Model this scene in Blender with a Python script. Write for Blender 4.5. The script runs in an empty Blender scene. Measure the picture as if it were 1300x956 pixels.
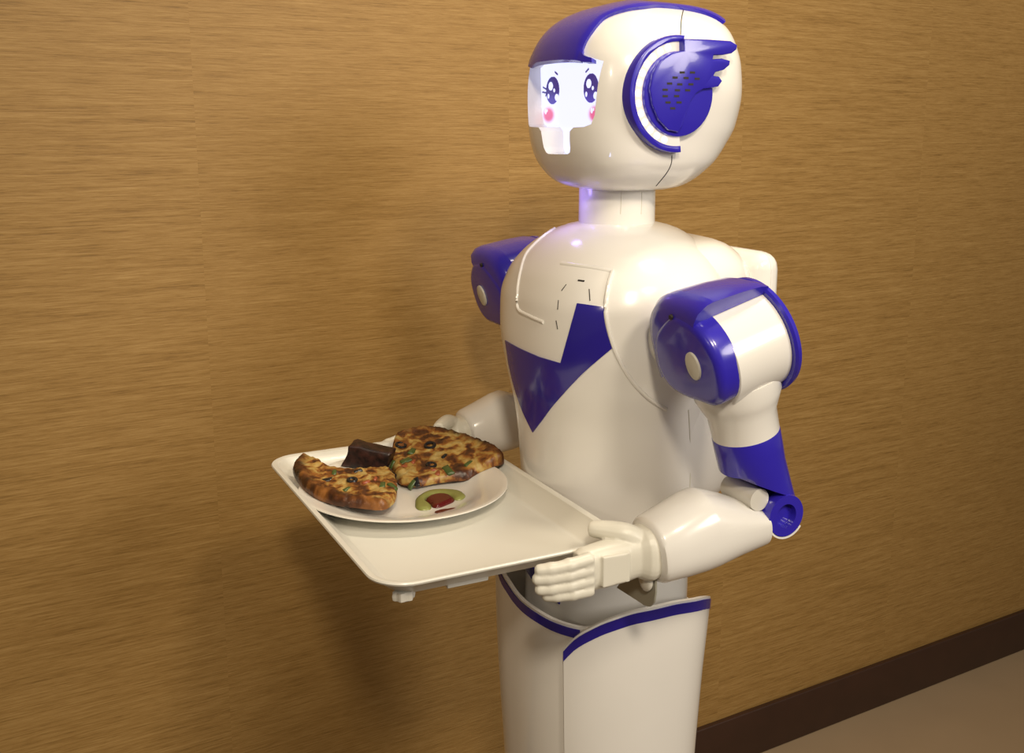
import bpy, bmesh, math, random
import numpy as np
from mathutils import Vector, Matrix
from mathutils.bvhtree import BVHTree
from mathutils.geometry import delaunay_2d_cdt

SC = bpy.context.scene
COL = SC.collection

# ------------------------------------------------------------------ camera
FPX, CX, CY, CAM_H = 1330.0, 650.0, 433.0, 1.40
PITCH = math.atan((433 - 160) / FPX)
YAW = math.atan((2990 - 650) / (FPX / math.cos(PITCH)))      # angle between view and +X (the wall runs along X)
_fw = np.array([math.cos(YAW), math.sin(YAW), 0.0])
CR = np.array([math.sin(YAW), -math.cos(YAW), 0.0])
CF = _fw * math.cos(PITCH) - np.array([0, 0, 1.0]) * math.sin(PITCH)
CU = np.array([0, 0, 1.0]) * math.cos(PITCH) + _fw * math.sin(PITCH)
CC = np.array([0.0, 0.0, CAM_H])
cd = bpy.data.cameras.new('camera')
cam = bpy.data.objects.new('camera', cd)
COL.objects.link(cam)
cd.sensor_width = 36.0
cd.lens = 36.0 * FPX / 1300.0
cd.shift_y = -(478 - CY) / 1300.0
cd.clip_start = 0.02
cam.matrix_world = Matrix(((CR[0], CU[0], -CF[0], CC[0]), (CR[1], CU[1], -CF[1], CC[1]),
                           (CR[2], CU[2], -CF[2], CC[2]), (0, 0, 0, 1)))
SC.camera = cam

# ------------------------------------------------------------------ world, lamps, added fills, exposure
w = bpy.data.worlds.new('world'); SC.world = w; w.use_nodes = True
bgn = w.node_tree.nodes['Background']
bgn.inputs[0].default_value = (1.0, 0.85, 0.66, 1)
bgn.inputs[1].default_value = 0.15
vs = SC.view_settings
vs.view_transform = 'Standard'; vs.look = 'None'; vs.gamma = 1.0; vs.exposure = 0.11
vs.use_curve_mapping = False

def ceiling_lamp_or_fill(name, loc, target, power, size, color=(1.0, 0.855, 0.655), spread=150):
    ld = bpy.data.lights.new(name, 'AREA')
    ld.shape = 'DISK'; ld.size = size; ld.energy = power; ld.color = color; ld.spread = math.radians(spread)
    o = bpy.data.objects.new(name, ld); COL.objects.link(o)
    o.location = loc
    o.rotation_euler = (Vector(target) - Vector(loc)).to_track_quat('-Z', 'Y').to_euler()
    return o
ceiling_lamp_or_fill('ceiling_lamp_or_fill', (-0.35, -0.85, 2.55), (0.68, 1.1, 1.25), 7.6, 0.26, spread=95)
ceiling_lamp_or_fill('ceiling_lamp_or_fill', (0.60, -0.62, 2.50), (0.80, 1.25, 1.45), 4.6, 0.30, spread=95)
ceiling_lamp_or_fill('ceiling_lamp_or_fill', (1.10, 0.85, 2.60), (1.05, 1.20, 1.0), 8.0, 0.30, spread=130)
ceiling_lamp_or_fill('ceiling_lamp_or_fill', (-2.6, -0.55, 2.5), (0.9, 1.1, 0.8), 5.5, 0.2)
ceiling_lamp_or_fill('ceiling_lamp_or_fill', (2.55, 0.70, 2.60), (2.45, 1.588, 1.75), 1.9, 0.25, spread=90)  # added fill, not a known fixture: lightens the upper right of the wall
ceiling_lamp_or_fill('soft_fill_right', (2.1, -2.3, 2.4), (0.9, 1.1, 1.4), 11, 1.3, (1.0, 0.92, 0.82), spread=80)  # added broad soft fill, no ceiling panel there: brightens the robot's right-hand surfaces

# ------------------------------------------------------------------ robot frame
TH = math.radians(-3.5)
_c, _s = math.cos(TH), math.sin(TH)
RZ = np.array([[_c, -_s, 0], [_s, _c, 0], [0, 0, 1.0]])
ORG = RZ @ np.array([0.70, 1.107, 0.0])
def w2l(P): return RZ.T @ (np.array(P, float) - ORG)
def l2w(P): return RZ @ np.array(P, float) + ORG
CL = w2l(CC)
def pray(px, py):
    d = CF + CR * (px - CX) / FPX - CU * (py - CY) / FPX
    return RZ.T @ d
def onplane(px, py, ax, val):          # pixel -> robot-frame point on an axis plane
    d = pray(px, py); t = (val - CL[ax]) / d[ax]; return CL + d * t
def onplane_n(px, py, o, n):
    d = pray(px, py); o = np.array(o); n = np.array(n); t = ((o - CL) @ n) / (d @ n); return CL + d * t

# ------------------------------------------------------------------ materials
def new_mat(name):
    m = bpy.data.materials.new(name); m.use_nodes = True
    nt = m.node_tree; return m, nt, nt.nodes['Principled BSDF']
def node(nt, typ, **kw):
    n = nt.nodes.new(typ)
    for k, v in kw.items(): setattr(n, k, v)
    return n
def plastic(name, col, rough=0.25, coat=0.0, noise=0.04, spec=0.5, scale=18):
    m, nt, p = new_mat(name)
    tc = node(nt, 'ShaderNodeTexCoord'); nz = node(nt, 'ShaderNodeTexNoise'); nz.inputs['Scale'].default_value = scale
    nz.inputs['Detail'].default_value = 4
    nt.links.new(tc.outputs['Object'], nz.inputs['Vector'])
    mx = node(nt, 'ShaderNodeMix', data_type='RGBA')
    mx.inputs[6].default_value = (*[c * (1 - noise) for c in col], 1)
    mx.inputs[7].default_value = (*[min(1, c * (1 + noise)) for c in col], 1)
    nt.links.new(nz.outputs['Fac'], mx.inputs[0]); nt.links.new(mx.outputs[2], p.inputs['Base Color'])
    p.inputs['Roughness'].default_value = rough
    p.inputs['Specular IOR Level'].default_value = spec
    p.inputs['Coat Weight'].default_value = coat; p.inputs['Coat Roughness'].default_value = 0.06
    return m
M = {}
M['white'] = plastic('glossy_white_plastic', (0.80, 0.785, 0.75), 0.22, 0.4, 0.02)
M['hand'] = plastic('satin_white_plastic', (0.69, 0.67, 0.585), 0.38, 0.0, 0.02)
M['blue'] = plastic('glossy_blue_plastic', (0.028, 0.018, 0.40), 0.25, 0.4, 0.04)
M['band'] = plastic('blue_vinyl', (0.022, 0.014, 0.26), 0.2, 0.3, 0.03)
M['dark'] = plastic('dark_gap', (0.02, 0.015, 0.012), 0.7)
M['grey'] = plastic('brushed_metal', (0.30, 0.29, 0.24), 0.38)
M['bolt'] = plastic('bolt_cap', (0.62, 0.60, 0.52), 0.4)
M['tray'] = plastic('cream_melamine', (0.70, 0.69, 0.625), 0.30, 0.1, 0.015)
M['china'] = plastic('white_china', (0.78, 0.76, 0.70), 0.12, 0.3, 0.01)
M['clear'] = plastic('clear_plastic', (0.62, 0.60, 0.54), 0.15, 0.3, 0.03)
M['brown'] = plastic('inner_liner', (0.42, 0.39, 0.34), 0.45)

def emis(name, col, strength):
    m, nt, p = new_mat(name)
    p.inputs['Base Color'].default_value = (*[c * 0.45 for c in col], 1)
    p.inputs['Emission Color'].default_value = (*col, 1); p.inputs['Emission Strength'].default_value = strength
    p.inputs['Roughness'].default_value = 0.35
    return m
M['led'] = emis('led_diffuser', (1.0, 0.88, 0.78), 0.42)
M['led_dot'] = emis('led_chip', (1.0, 0.95, 0.88), 1.8)

def screen_mat():
    m, nt, p = new_mat('face_display')
    a = node(nt, 'ShaderNodeVertexColor', layer_name='face')
    nt.links.new(a.outputs['Color'], p.inputs['Emission Color'])
    p.inputs['Base Color'].default_value = (0.05, 0.05, 0.06, 1)
    p.inputs['Emission Strength'].default_value = 1.24
    p.inputs['Roughness'].default_value = 0.15
    return m
M['screen'] = screen_mat()

def wall_mat():
    m, nt, p = new_mat('woven_grasscloth')
    tc = node(nt, 'ShaderNodeTexCoord'); sep = node(nt, 'ShaderNodeSeparateXYZ')
    nt.links.new(tc.outputs['Object'], sep.inputs[0])
    # paper drops about half a metre wide, each with its own weave
    dv = node(nt, 'ShaderNodeMath', operation='DIVIDE'); dv.inputs[1].default_value = 0.53
    ad = node(nt, 'ShaderNodeMath', operation='SUBTRACT'); ad.inputs[1].default_value = 0.385
    nt.links.new(sep.outputs['X'], ad.inputs[0]); nt.links.new(ad.outputs[0], dv.inputs[0])
    fl = node(nt, 'ShaderNodeMath', operation='FLOOR'); nt.links.new(dv.outputs[0], fl.inputs[0])
    off = node(nt, 'ShaderNodeMath', operation='MULTIPLY'); off.inputs[1].default_value = 7.31
    nt.links.new(fl.outputs[0], off.inputs[0])
    def streak(sx, sz, detail, rough, dist=0.0):
        cx = node(nt, 'ShaderNodeMath', operation='MULTIPLY'); cx.inputs[1].default_value = sx
        cz = node(nt, 'ShaderNodeMath', operation='MULTIPLY'); cz.inputs[1].default_value = sz
        nt.links.new(sep.outputs['X'], cx.inputs[0]); nt.links.new(sep.outputs['Z'], cz.inputs[0])
        cb = node(nt, 'ShaderNodeCombineXYZ')
        nt.links.new(cx.outputs[0], cb.inputs[0]); nt.links.new(off.outputs[0], cb.inputs[1]); nt.links.new(cz.outputs[0], cb.inputs[2])
        n = node(nt, 'ShaderNodeTexNoise'); n.inputs['Scale'].default_value = 1; n.inputs['Detail'].default_value = detail
        n.inputs['Roughness'].default_value = rough; n.inputs['Distortion'].default_value = dist
        nt.links.new(cb.outputs[0], n.inputs['Vector']); return n
    a = streak(15, 400, 4, 0.65); b = streak(5, 120, 3, 0.6, 0.2); c = streak(45, 620, 3, 0.7)
    r1 = node(nt, 'ShaderNodeValToRGB'); e = r1.color_ramp.elements
    e[0].position = 0.30; e[0].color = (0.140, 0.074, 0.0165, 1)
    e[1].position = 0.70; e[1].color = (0.405, 0.257, 0.093, 1)
    e2 = r1.color_ramp.elements.new(0.47); e2.color = (0.275, 0.158, 0.045, 1)
    s1 = node(nt, 'ShaderNodeMath', operation='MULTIPLY'); s1.inputs[1].default_value = 0.45
    s2 = node(nt, 'ShaderNodeMath', operation='MULTIPLY'); s2.inputs[1].default_value = 0.25
    s3 = node(nt, 'ShaderNodeMath', operation='MULTIPLY'); s3.inputs[1].default_value = 0.30
    nt.links.new(a.outputs['Fac'], s1.inputs[0]); nt.links.new(b.outputs['Fac'], s2.inputs[0]); nt.links.new(c.outputs['Fac'], s3.inputs[0])
    t = node(nt, 'ShaderNodeMath', operation='ADD'); t2 = node(nt, 'ShaderNodeMath', operation='ADD')
    nt.links.new(s1.outputs[0], t.inputs[0]); nt.links.new(s2.outputs[0], t.inputs[1])
    nt.links.new(t.outputs[0], t2.inputs[0]); nt.links.new(s3.outputs[0], t2.inputs[1])
    nt.links.new(t2.outputs[0], r1.inputs[0]); nt.links.new(r1.outputs[0], p.inputs['Base Color'])
    bp = node(nt, 'ShaderNodeBump'); bp.inputs['Strength'].default_value = 0.35; bp.inputs['Distance'].default_value = 0.002
    nt.links.new(t2.outputs[0], bp.inputs['Height']); nt.links.new(bp.outputs[0], p.inputs['Normal'])
    p.inputs['Roughness'].default_value = 0.55; p.inputs['Specular IOR Level'].default_value = 0.35
    return m
M['wall'] = wall_mat()
M['skirting'] = plastic('dark_stained_wood', (0.035, 0.014, 0.008), 0.4, 0, 0.25)
M['floor'] = plastic('beige_floor_tile', (0.30, 0.22, 0.14), 0.35, 0, 0.08, scale=6)

# ------------------------------------------------------------------ mesh helpers
def link(name, me, mat, parent=None, sharp=38):
    o = bpy.data.objects.new(name, me); COL.objects.link(o)
    if mat is not None: me.materials.append(mat)
    if sharp is not None:
        me.shade_smooth(); me.set_sharp_from_angle(angle=math.radians(sharp))
    if parent is not None: o.parent = parent
    return o
def mk(name, verts, faces, mat, parent=None, sharp=38, fix=True):
    me = bpy.data.meshes.new(name)
    me.from_pydata([tuple(map(float, v)) for v in verts], [], faces)
    if fix:
        bm = bmesh.new(); bm.from_mesh(me); bmesh.ops.recalc_face_normals(bm, faces=bm.faces); bm.to_mesh(me); bm.free()
    me.update()
    return link(name, me, mat, parent, sharp)
def from_bm(name, bm, mat, parent=None, sharp=38):
    bmesh.ops.recalc_face_normals(bm, faces=bm.faces)
    me = bpy.data.meshes.new(name); bm.to_mesh(me); bm.free()
    return link(name, me, mat, parent, sharp)
def tag(o, label, cat=None, group=None, kind=None):
    if label: o['label'] = label
    if cat: o['category'] = cat
    if group: o['group'] = group
    if kind: o['kind'] = kind
    return o
def rings(R, cap0=True, cap1=True, closed=True):
    n = len(R[0]); V = [p for r in R for p in r]; Fc = []
    for i in range(len(R) - 1):
        for j in range(n if closed else n - 1):
            k = (j + 1) % n
            Fc.append((i * n + j, i * n + k, (i + 1) * n + k, (i + 1) * n + j))
    if cap0: Fc.append(tuple(range(n - 1, -1, -1)))
    if cap1: Fc.append(tuple(range((len(R) - 1) * n, len(R) * n)))
    return V, Fc
def pchip(xs, ys):
    xs = np.array(xs, float); ys = np.array(ys, float); h = np.diff(xs); d = np.diff(ys) / h
    m = np.zeros(len(xs)); m[0], m[-1] = d[0], d[-1]
    for i in range(1, len(xs) - 1):
        if d[i - 1] * d[i] > 0:
            w1, w2 = 2 * h[i] + h[i - 1], h[i] + 2 * h[i - 1]
            m[i] = (w1 + w2) / (w1 / d[i - 1] + w2 / d[i])
    def f(x):
        x = min(max(x, xs[0]), xs[-1]); i = min(max(int(np.searchsorted(xs, x)) - 1, 0), len(h) - 1)
        t = (x - xs[i]) / h[i]
        return ((2*t**3 - 3*t**2 + 1) * ys[i] + (t**3 - 2*t**2 + t) * h[i] * m[i] + (-2*t**3 + 3*t**2) * ys[i+1] + (t**3 - t**2) * h[i] * m[i+1])
    return f
def catmull(P, k=6, closed=False):
    P = [np.array(p, float) for p in P]; n = len(P); out = []
    for i in range(n if closed else n - 1):
        g = (lambda q: P[q % n]) if closed else (lambda q: P[min(max(q, 0), n - 1)])
        a, b, c, d = g(i - 1), g(i), g(i + 1), g(i + 2)
        for j in range(k):
            t = j / k
            out.append(0.5 * (2*b + (c - a)*t + (2*a - 5*b + 4*c - d)*t*t + (3*b - a - 3*c + d)*t**3))
    if not closed: out.append(P[-1])
    return out
class Surf:                       # a body of superelliptic cross-sections, polar angle x height
    def __init__(s, rows, n=2.6, cx=0.0):      # rows: (z, a_front, a_back, b[, n])
        z = [r[0] for r in rows]
        s.z0, s.z1 = z[0], z[-1]
        s.af = pchip(z, [r[1] for r in rows]); s.ab = pchip(z, [r[2] for r in rows]); s.b = pchip(z, [r[3] for r in rows])
        s.n = pchip(z, [r[4] if len(r) > 4 else n for r in rows]); s.cx = cx
    def at(s, al, z, off=0.0):
        c, sn = math.cos(al), math.sin(al)
        a = s.af(z) if c < 0 else s.ab(z); b = s.b(z); n = s.n(z)
        r = (abs(c / max(a, 1e-5)) ** n + abs(sn / max(b, 1e-5)) ** n) ** (-1 / n) + off
        return np.array([s.cx + r * c, r * sn, z])
    def inv(s, P): return math.atan2(P[1], P[0] - s.cx), P[2]
    def rings(s, zs, N=96): return [[s.at(2 * math.pi * j / N, z) for j in range(N)] for z in zs]
def bvh_of(o):
    bm = bmesh.new(); bm.from_mesh(o.data); t = BVHTree.FromBMesh(bm); bm.free(); return t
def hit(tree, px, py):
    d = pray(px, py); d = d / np.linalg.norm(d)
    h = tree.ray_cast(Vector(CL), Vector(d))
    return (None, None) if h[0] is None else (np.array(h[0]), np.array(h[1]))
def tube(pts, rad, N=10, taper_caps=True):
    pts = [np.array(p, float) for p in pts]; R = []
    if not hasattr(rad, '__len__'): rad = [rad] * len(pts)
    ref = np.array([0.13, 0.31, 0.94])
    for i, p in enumerate(pts):
        t = pts[min(i + 1, len(pts) - 1)] - pts[max(i - 1, 0)]; t = t / (np.linalg.norm(t) + 1e-12)
        u = np.cross(t, ref)
        if np.linalg.norm(u) < 1e-3: u = np.cross(t, np.array([1, 0, 0.0]))
        u /= np.linalg.norm(u); v = np.cross(t, u); ref = np.cross(u, t) if False else ref
        R.append([p + rad[i] * (math.cos(2*math.pi*j/N) * u + math.sin(2*math.pi*j/N) * v) for j in range(N)])
    return rings(R)
def cdt_fill(poly, step):
    """triangulate a polygon (2D) with interior grid points"""
    poly = [np.array(p, float) for p in poly]
    dense = []
    for i in range(len(poly)):
        a, b = poly[i], poly[(i + 1) % len(poly)]; k = max(1, int(np.linalg.norm(b - a) / step))
        dense += [a + (b - a) * j / k for j in range(k)]
    def inside(p):
        c = False; n = len(dense)
        for i in range(n):
            a, b = dense[i], dense[i - 1]
            if (a[1] > p[1]) != (b[1] > p[1]) and p[0] < (b[0] - a[0]) * (p[1] - a[1]) / (b[1] - a[1]) + a[0]: c = not c
        return c
    D = np.array(dense); mn, mx = D.min(0), D.max(0); pts = list(dense)
    y = mn[1] + step / 2; k = 0
    while y < mx[1]:
        x = mn[0] + (step / 2 if k % 2 else step)
        while x < mx[0]:
            q = np.array([x, y])
            if np.min(np.sum((D - q) ** 2, 1)) > (0.45 * step) ** 2 and inside(q): pts.append(q)
            x += step
        y += step * 0.87; k += 1
    nb = len(dense)
    r = delaunay_2d_cdt([Vector(p) for p in pts], [], [list(range(nb))], 1, 1e-9)
    return [np.array(p) for p in r[0]], [tuple(f) for f in r[2]], D
def slab(V, Fc, top, bot):
    """closed slab from a triangulated 2D sheet; top(p), bot(p) give 3D points"""
    n = len(V); T = [top(p) for p in V]; B = [bot(p) for p in V]
    faces = [tuple(f) for f in Fc] + [tuple(n + i for i in reversed(f)) for f in Fc]
    ec = {}
    for f in Fc:
        for i in range(len(f)):
            a, b = f[i], f[(i + 1) % len(f)]; ec[(a, b)] = 1
    for (a, b) in ec:
        if (b, a) not in ec: faces.append((b, a, n + a, n + b))
    return T + B, faces
def extrude_poly(poly, place, h0, h1, bevel=0.0, segs=2):
    """polygon (2D) extruded between h0 and h1; place(u,v,h)->3D. bevel rounds the h1 rim. returns bmesh"""
    bm = bmesh.new()
    bot = [bm.verts.new(place(p[0], p[1], h0)) for p in poly]; top = [bm.verts.new(place(p[0], p[1], h1)) for p in poly]
    n = len(poly); tf = bm.faces.new(top); bm.faces.new(list(reversed(bot)))
    for i in range(n): bm.faces.new((bot[i], bot[(i+1) % n], top[(i+1) % n], top[i]))
    bmesh.ops.recalc_face_normals(bm, faces=bm.faces)
    if bevel > 0:
        bmesh.ops.bevel(bm, geom=list(tf.edges), offset=bevel, segments=segs, profile=0.5, affect='EDGES', clamp_overlap=True)
    return bm
def box_bm(lo, hi, bevel=0.0, segs=3):
    bm = bmesh.new(); bmesh.ops.create_cube(bm, size=1)
    for v in bm.verts:
        v.co = Vector([lo[i] + (v.co[i] + 0.5) * (hi[i] - lo[i]) for i in range(3)])
    if bevel: bmesh.ops.bevel(bm, geom=list(bm.edges), offset=bevel, segments=segs, profile=0.5, affect='EDGES')
    return bm
def apply_mods(o):
    bpy.context.view_layer.update(); dg = bpy.context.evaluated_depsgraph_get(); dg.update()
    me = bpy.data.meshes.new_from_object(o.evaluated_get(dg)); o.modifiers.clear(); old = o.data; o.data = me
    bpy.data.meshes.remove(old)
def mirror_copy(o, parent=None):
    me = o.data.copy(); me.transform(Matrix.Scale(-1, 4, (0, 1, 0))); me.flip_normals()
    c = bpy.data.objects.new(o.name.split('.')[0], me); COL.objects.link(c); c.parent = parent or o.parent
    for k in o.keys():
        if k in ('label',): c[k] = o[k]
    return c

# ------------------------------------------------------------------ the room
WALL_Y = 1.588
fl = from_bm('floor', box_bm((-4, -4, -0.05), (6, WALL_Y, 0)), M['floor'], sharp=None); tag(fl, 'beige tiled floor', kind='structure')
wb = from_bm('wall_back', box_bm((-4, WALL_Y, 0), (6, WALL_Y + 0.1, 2.8)), M['wall'], sharp=None)
tag(wb, 'tan woven grasscloth wall behind the robot', kind='structure')
bb = from_bm('baseboard_back', box_bm((-4, WALL_Y - 0.014, 0), (6, WALL_Y, 0.115), 0.003), M['skirting']); tag(bb, 'dark brown wooden baseboard', kind='structure')

# ------------------------------------------------------------------ robot root
robot = bpy.data.objects.new('service_robot', None); COL.objects.link(robot)
robot.location = ORG; robot.rotation_euler = (0, 0, TH)
tag(robot, 'white and blue humanoid waiter robot with a lit cartoon face, holding a tray', 'robot')

def sup_rows(tab, ppm, n):
    q = n / (n - 1); out = []
    for z, l, r, b in tab:
        f = lambda s: max((max((s / ppm) ** q - (0.448 * b) ** q, 1e-9)) ** (1 / q) / 0.894, 0.004)
        out.append((z, f(l), f(r), b))
    return out

# ---- lower body: two overlapping skirt shells over a waist column
SK = Surf([(0.06, .120, .095, .115), (0.30, .125, .096, .120), (0.55, .138, .096, .128), (0.70, .147, .102, .134), (0.80, .150, .110, .138), (0.90, .150, .114, .140)], 2.4)
def skirt_pts(px):
    V, Fc = rings(SK.rings(np.linspace(.06, .90, 40)), False, False)
    tr = BVHTree.FromPolygons([Vector(v) for v in V], Fc)
    out = []
    for p in px:
        h = hit(tr, *p)[0]
        if h is not None: out.append(SK.inv(h))
    return out
def shell(name, al0, al1, ztop, off, thick, zb=0.06, N=72, Mz=30):
    V, Fc = [], []
    for lay in (off, off - thick):
        for i in range(N + 1):
            al = al0 + (al1 - al0) * i / N; zt = ztop(al)
            for j in range(Mz + 1): V.append(SK.at(al, zb + (zt - zb) * j / Mz, lay))
    S1 = (N + 1) * (Mz + 1); idx = lambda l, i, j: l * S1 + i * (Mz + 1) + j
    for i in range(N):
        for j in range(Mz):
            Fc.append((idx(0,i,j), idx(0,i+1,j), idx(0,i+1,j+1), idx(0,i,j+1)))
            Fc.append((idx(1,i,j), idx(1,i,j+1), idx(1,i+1,j+1), idx(1,i+1,j)))
        for j, in ((0,), (Mz,)): Fc.append((idx(0,i,j), idx(1,i,j), idx(1,i+1,j), idx(0,i+1,j)))
    for i in (0, N):
        for j in range(Mz): Fc.append((idx(0,i,j), idx(0,i,j+1), idx(1,i,j+1), idx(1,i,j)))
    return V, Fc
def band(al0, al1, ztop, off, h, top_gap, N=72):
    R = []
    for i in range(N + 1):
        al = al0 + (al1 - al0) * i / N; zt = ztop(al) - top_gap
        R.append([SK.at(al, zt, off), SK.at(al, zt, off + .0012), SK.at(al, zt - h, off + .0012), SK.at(al, zt - h, off)])
    return rings(R)
wrap = lambda a: a if a > 0 else a + 2 * math.pi       # 0..2pi, front = pi, near side = 3pi/2
pB = [(wrap(a), z) for a, z in skirt_pts([(717, 822), (730, 808), (745, 798), (775, 784), (810, 773), (850, 764), (885, 758)])]
pB.sort(); aB = [p[0] for p in pB]; zB = [p[1] for p in pB]
fB = pchip(aB + [aB[-1] + .25, aB[-1] + .8], zB + [zB[-1] - .012, zB[-1] - .06])
aB0 = aB[0]; aB1 = 2 * math.pi + 0.5
zBf = lambda al: fB(al)
V, Fc = shell('x', aB0, aB1, zBf, 0.004, 0.005)
shB = mk('skirt_panel', V, Fc, M['white'], robot); tag(shB, 'white side skirt panel edged with a blue band')
mk('blue_band', *band(aB0, aB1, zBf, 0.004, 0.0135, 0.003), M['band'], shB)
pA = [(wrap(a), z) for a, z in skirt_pts([(638, 732), (642, 738), (650, 750), (662, 763), (680, 776), (700, 787), (720, 794), (738, 798)])]
pA.sort(); aA = [p[0] for p in pA]; zA = [p[1] for p in pA]
aA_ext = [0.4, aA[0] - 0.35] + aA + [aA[-1] + 0.3]; zA_ext = [zA[0] + .03, zA[0] + .02] + zA + [zA[-1] + .012]
fA = pchip(aA_ext, zA_ext)
V, Fc = shell('x', 0.4, aB0 + 0.35, fA, -0.002, 0.005)
shA = mk('skirt_panel', V, Fc, M['white'], robot); tag(shA, 'white front skirt panel edged with a blue band')
mk('blue_band', *band(0.4, aB0 + 0.12, fA, -0.002, 0.0115, 0.003), M['band'], shA)
# waist column
WS = Surf([(0.60, .114, .098, .104), (0.80, .112, .098, .102), (0.90, .104, .100, .100), (0.925, .100, .100, .100)], 2.2)
V, Fc = rings(WS.rings([0.60, 0.65, .7, .75, .80, .85, .88, .925])); waist = mk('waist', V, Fc, M['white'], robot)
V, Fc = rings([[SK.at(2*math.pi*j/96, .722, -.006) for j in range(96)], [SK.at(2*math.pi*j/96, .730, -.006) for j in range(96)]])
mk('inner_ledge', V, Fc, M['brown'], robot)
V, Fc = rings(Surf([(0.0, .15, .15, .15), (0.01, .165, .16, .16), (0.05, .165, .16, .16), (0.062, .15, .15, .15)], 2.6).rings([0, .01, .03, .05, .062]))
mk('base', V, Fc, M['grey'], robot)
tr_w = bvh_of(waist)

def px_panel(tree, poly, h, thick, step=6.0):
    """a thin raised panel lying on a body, outlined by pixel directions cast onto that body"""
    V, Fc, D = cdt_fill(poly, step); P = []; ok = {}
    last = None
    for i, p in enumerate(V):
        q, n = hit(tree, p[0], p[1])
        if q is None: ok[i] = None
        else: ok[i] = (q, n)
    T, B = [], []
    good = [i for i in ok if ok[i]]
    for i in range(len(V)):
        if ok[i] is None:
            j = min(good, key=lambda k: np.sum((V[k] - V[i]) ** 2)); ok[i] = ok[j]
        q, n = ok[i]
        T.append(q + n * h); B.append(q + n * (h - thick))
    idx = {id(v): i for i, v in enumerate(V)}
    return slab(V, Fc, lambda p: T[idx[id(p)]], lambda p: B[idx[id(p)]])
V, Fc = px_panel(tr_w, [(668, 700), (674, 712), (682, 728), (694, 745), (711, 757), (711, 767), (696, 757), (680, 742), (668, 722)], .0012, .0024, 4)
mk('blue_stripe', V, Fc, M['band'], waist)

# ---- torso
TS = Surf([(0.905, .104, .108, .104, 2.1), (0.912, .112, .114, .112, 2.1), (0.94, .115, .116, .116, 2.15), (1.00, .117, .117, .121, 2.2), (1.05, .121, .118, .129, 2.25),
           (1.10, .130, .118, .142, 2.3), (1.15, .135, .118, .153, 2.35), (1.19, .133, .116, .157, 2.35), (1.22, .124, .112, .150, 2.3),
           (1.245, .108, .104, .131, 2.2), (1.265, .087, .090, .102, 2.1), (1.278, .065, .072, .072, 2.0), (1.284, .046, .048, .046, 2.0)])
zs = list(np.linspace(.905, .94, 8)) + list(np.linspace(.95, 1.19, 30)) + list(np.linspace(1.195, 1.284, 24))
V, Fc = rings(TS.rings(zs, 128)); torso = mk('torso', V, Fc, M['white'], robot)
tr_t = bvh_of(torso)
V, Fc = px_panel(tr_t, catmull([(642, 432), (660, 442), (685, 453)], 3) + [(712, 461), (733, 385), (768, 390), (770, 415), (777, 442)] +
                 catmull([(777, 442), (740, 474), (705, 512), (690, 532), (677, 549)], 4)[1:] + catmull([(677, 549), (664, 522), (653, 490), (646, 460)], 4)[1:], .0012, .0024)
badge = mk('chest_badge', V, Fc, M['band'], torso); tag(badge, 'deep blue check-shaped chest badge')
def px_line(tree, pts, r, name, mat, parent, k=6, lift=0.0, N=8):
    P = []
    for p in catmull(pts, k):
        q, n = hit(tree, p[0], p[1])
        if q is not None: P.append(q + n * lift)
    return mk(name, *tube(P, r, N), mat, parent)
px_line(tr_t, [(778, 344), (772, 364), (769, 396), (777, 434), (790, 464), (806, 488), (824, 506), (846, 520)], .0026, 'panel_ridge', M['white'], torso)
px_line(tr_t, [(716, 283), (690, 300), (669, 321), (661, 344), (657, 370), (658, 392), (672, 401), (690, 409)], .0022, 'panel_ridge', M['white'], torso)
px_line(tr_t, [(778, 344), (757, 340), (735, 337), (712, 334)], .0034, 'panel_ridge', M['white'], torso, 6, -.0022, 14)
for a, b in (((734, 356), (742, 357)), ((713, 369), (719, 361)), ((708, 393), (709, 381)), ((708, 418), (706, 407)), ((749, 382), (748, 367))):
    px_line(tr_t, [a, b], .0011 if a[0] == 734 else .0006, 'speaker_slit', M['dark'], torso, 3, 0)
px_line(tr_t, [(874, 520), (876, 560), (876, 610), (874, 640)], .0008, 'shell_seam', M['bolt'], torso)
# shoulder bosses, back shell, back pack
for sgn in (-1, 1):
    R = []
    for y, r in ((.11, .050), (.145, .050), (.155, .049), (.165, .048), (.172, .047), (.19, .047)):
        R.append([(0.0 + r * math.cos(2*math.pi*j/48), sgn * y, 1.172 + r * math.sin(2*math.pi*j/48)) for j in range(48)])
    mk('shoulder_boss', *rings(R), M['white'], robot)
BS = Surf([(0.93, .02, .135, .09), (0.95, .03, .145, .105), (1.05, .04, .150, .125), (1.18, .04, .155, .135), (1.225, .04, .150, .128), (1.252, .035, .13, .11), (1.266, .02, .09, .075), (1.27, .008, .02, .02)], 2.8)
BS.cx = 0.01
V, Fc = rings(BS.rings(list(np.linspace(.93, 1.2, 24)) + list(np.linspace(1.205, 1.27, 16)))); mk('back_shell', V, Fc, M['white'], robot)
bm = box_bm((0.148, -0.095, 1.01), (0.190, 0.095, 1.246), 0.022, 4); mk_bp = from_bm('back_pack', bm, M['white'], robot)
# neck
NK = Surf([(1.262, .052, .052, .052), (1.275, .048, .048, .048), (1.29, .047, .047, .047), (1.345, .047, .047, .047)], 2.0)
V, Fc = rings(NK.rings([1.262, 1.268, 1.275, 1.283, 1.29, 1.345], 64)); neck = mk('neck', V, Fc, M['white'], robot)
tr_n = bvh_of(neck)
for x in (789, 815): px_line(tr_n, [(x, 244), (x - 1, 272)], .0005, 'neck_seam', M['bolt'], neck)

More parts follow.
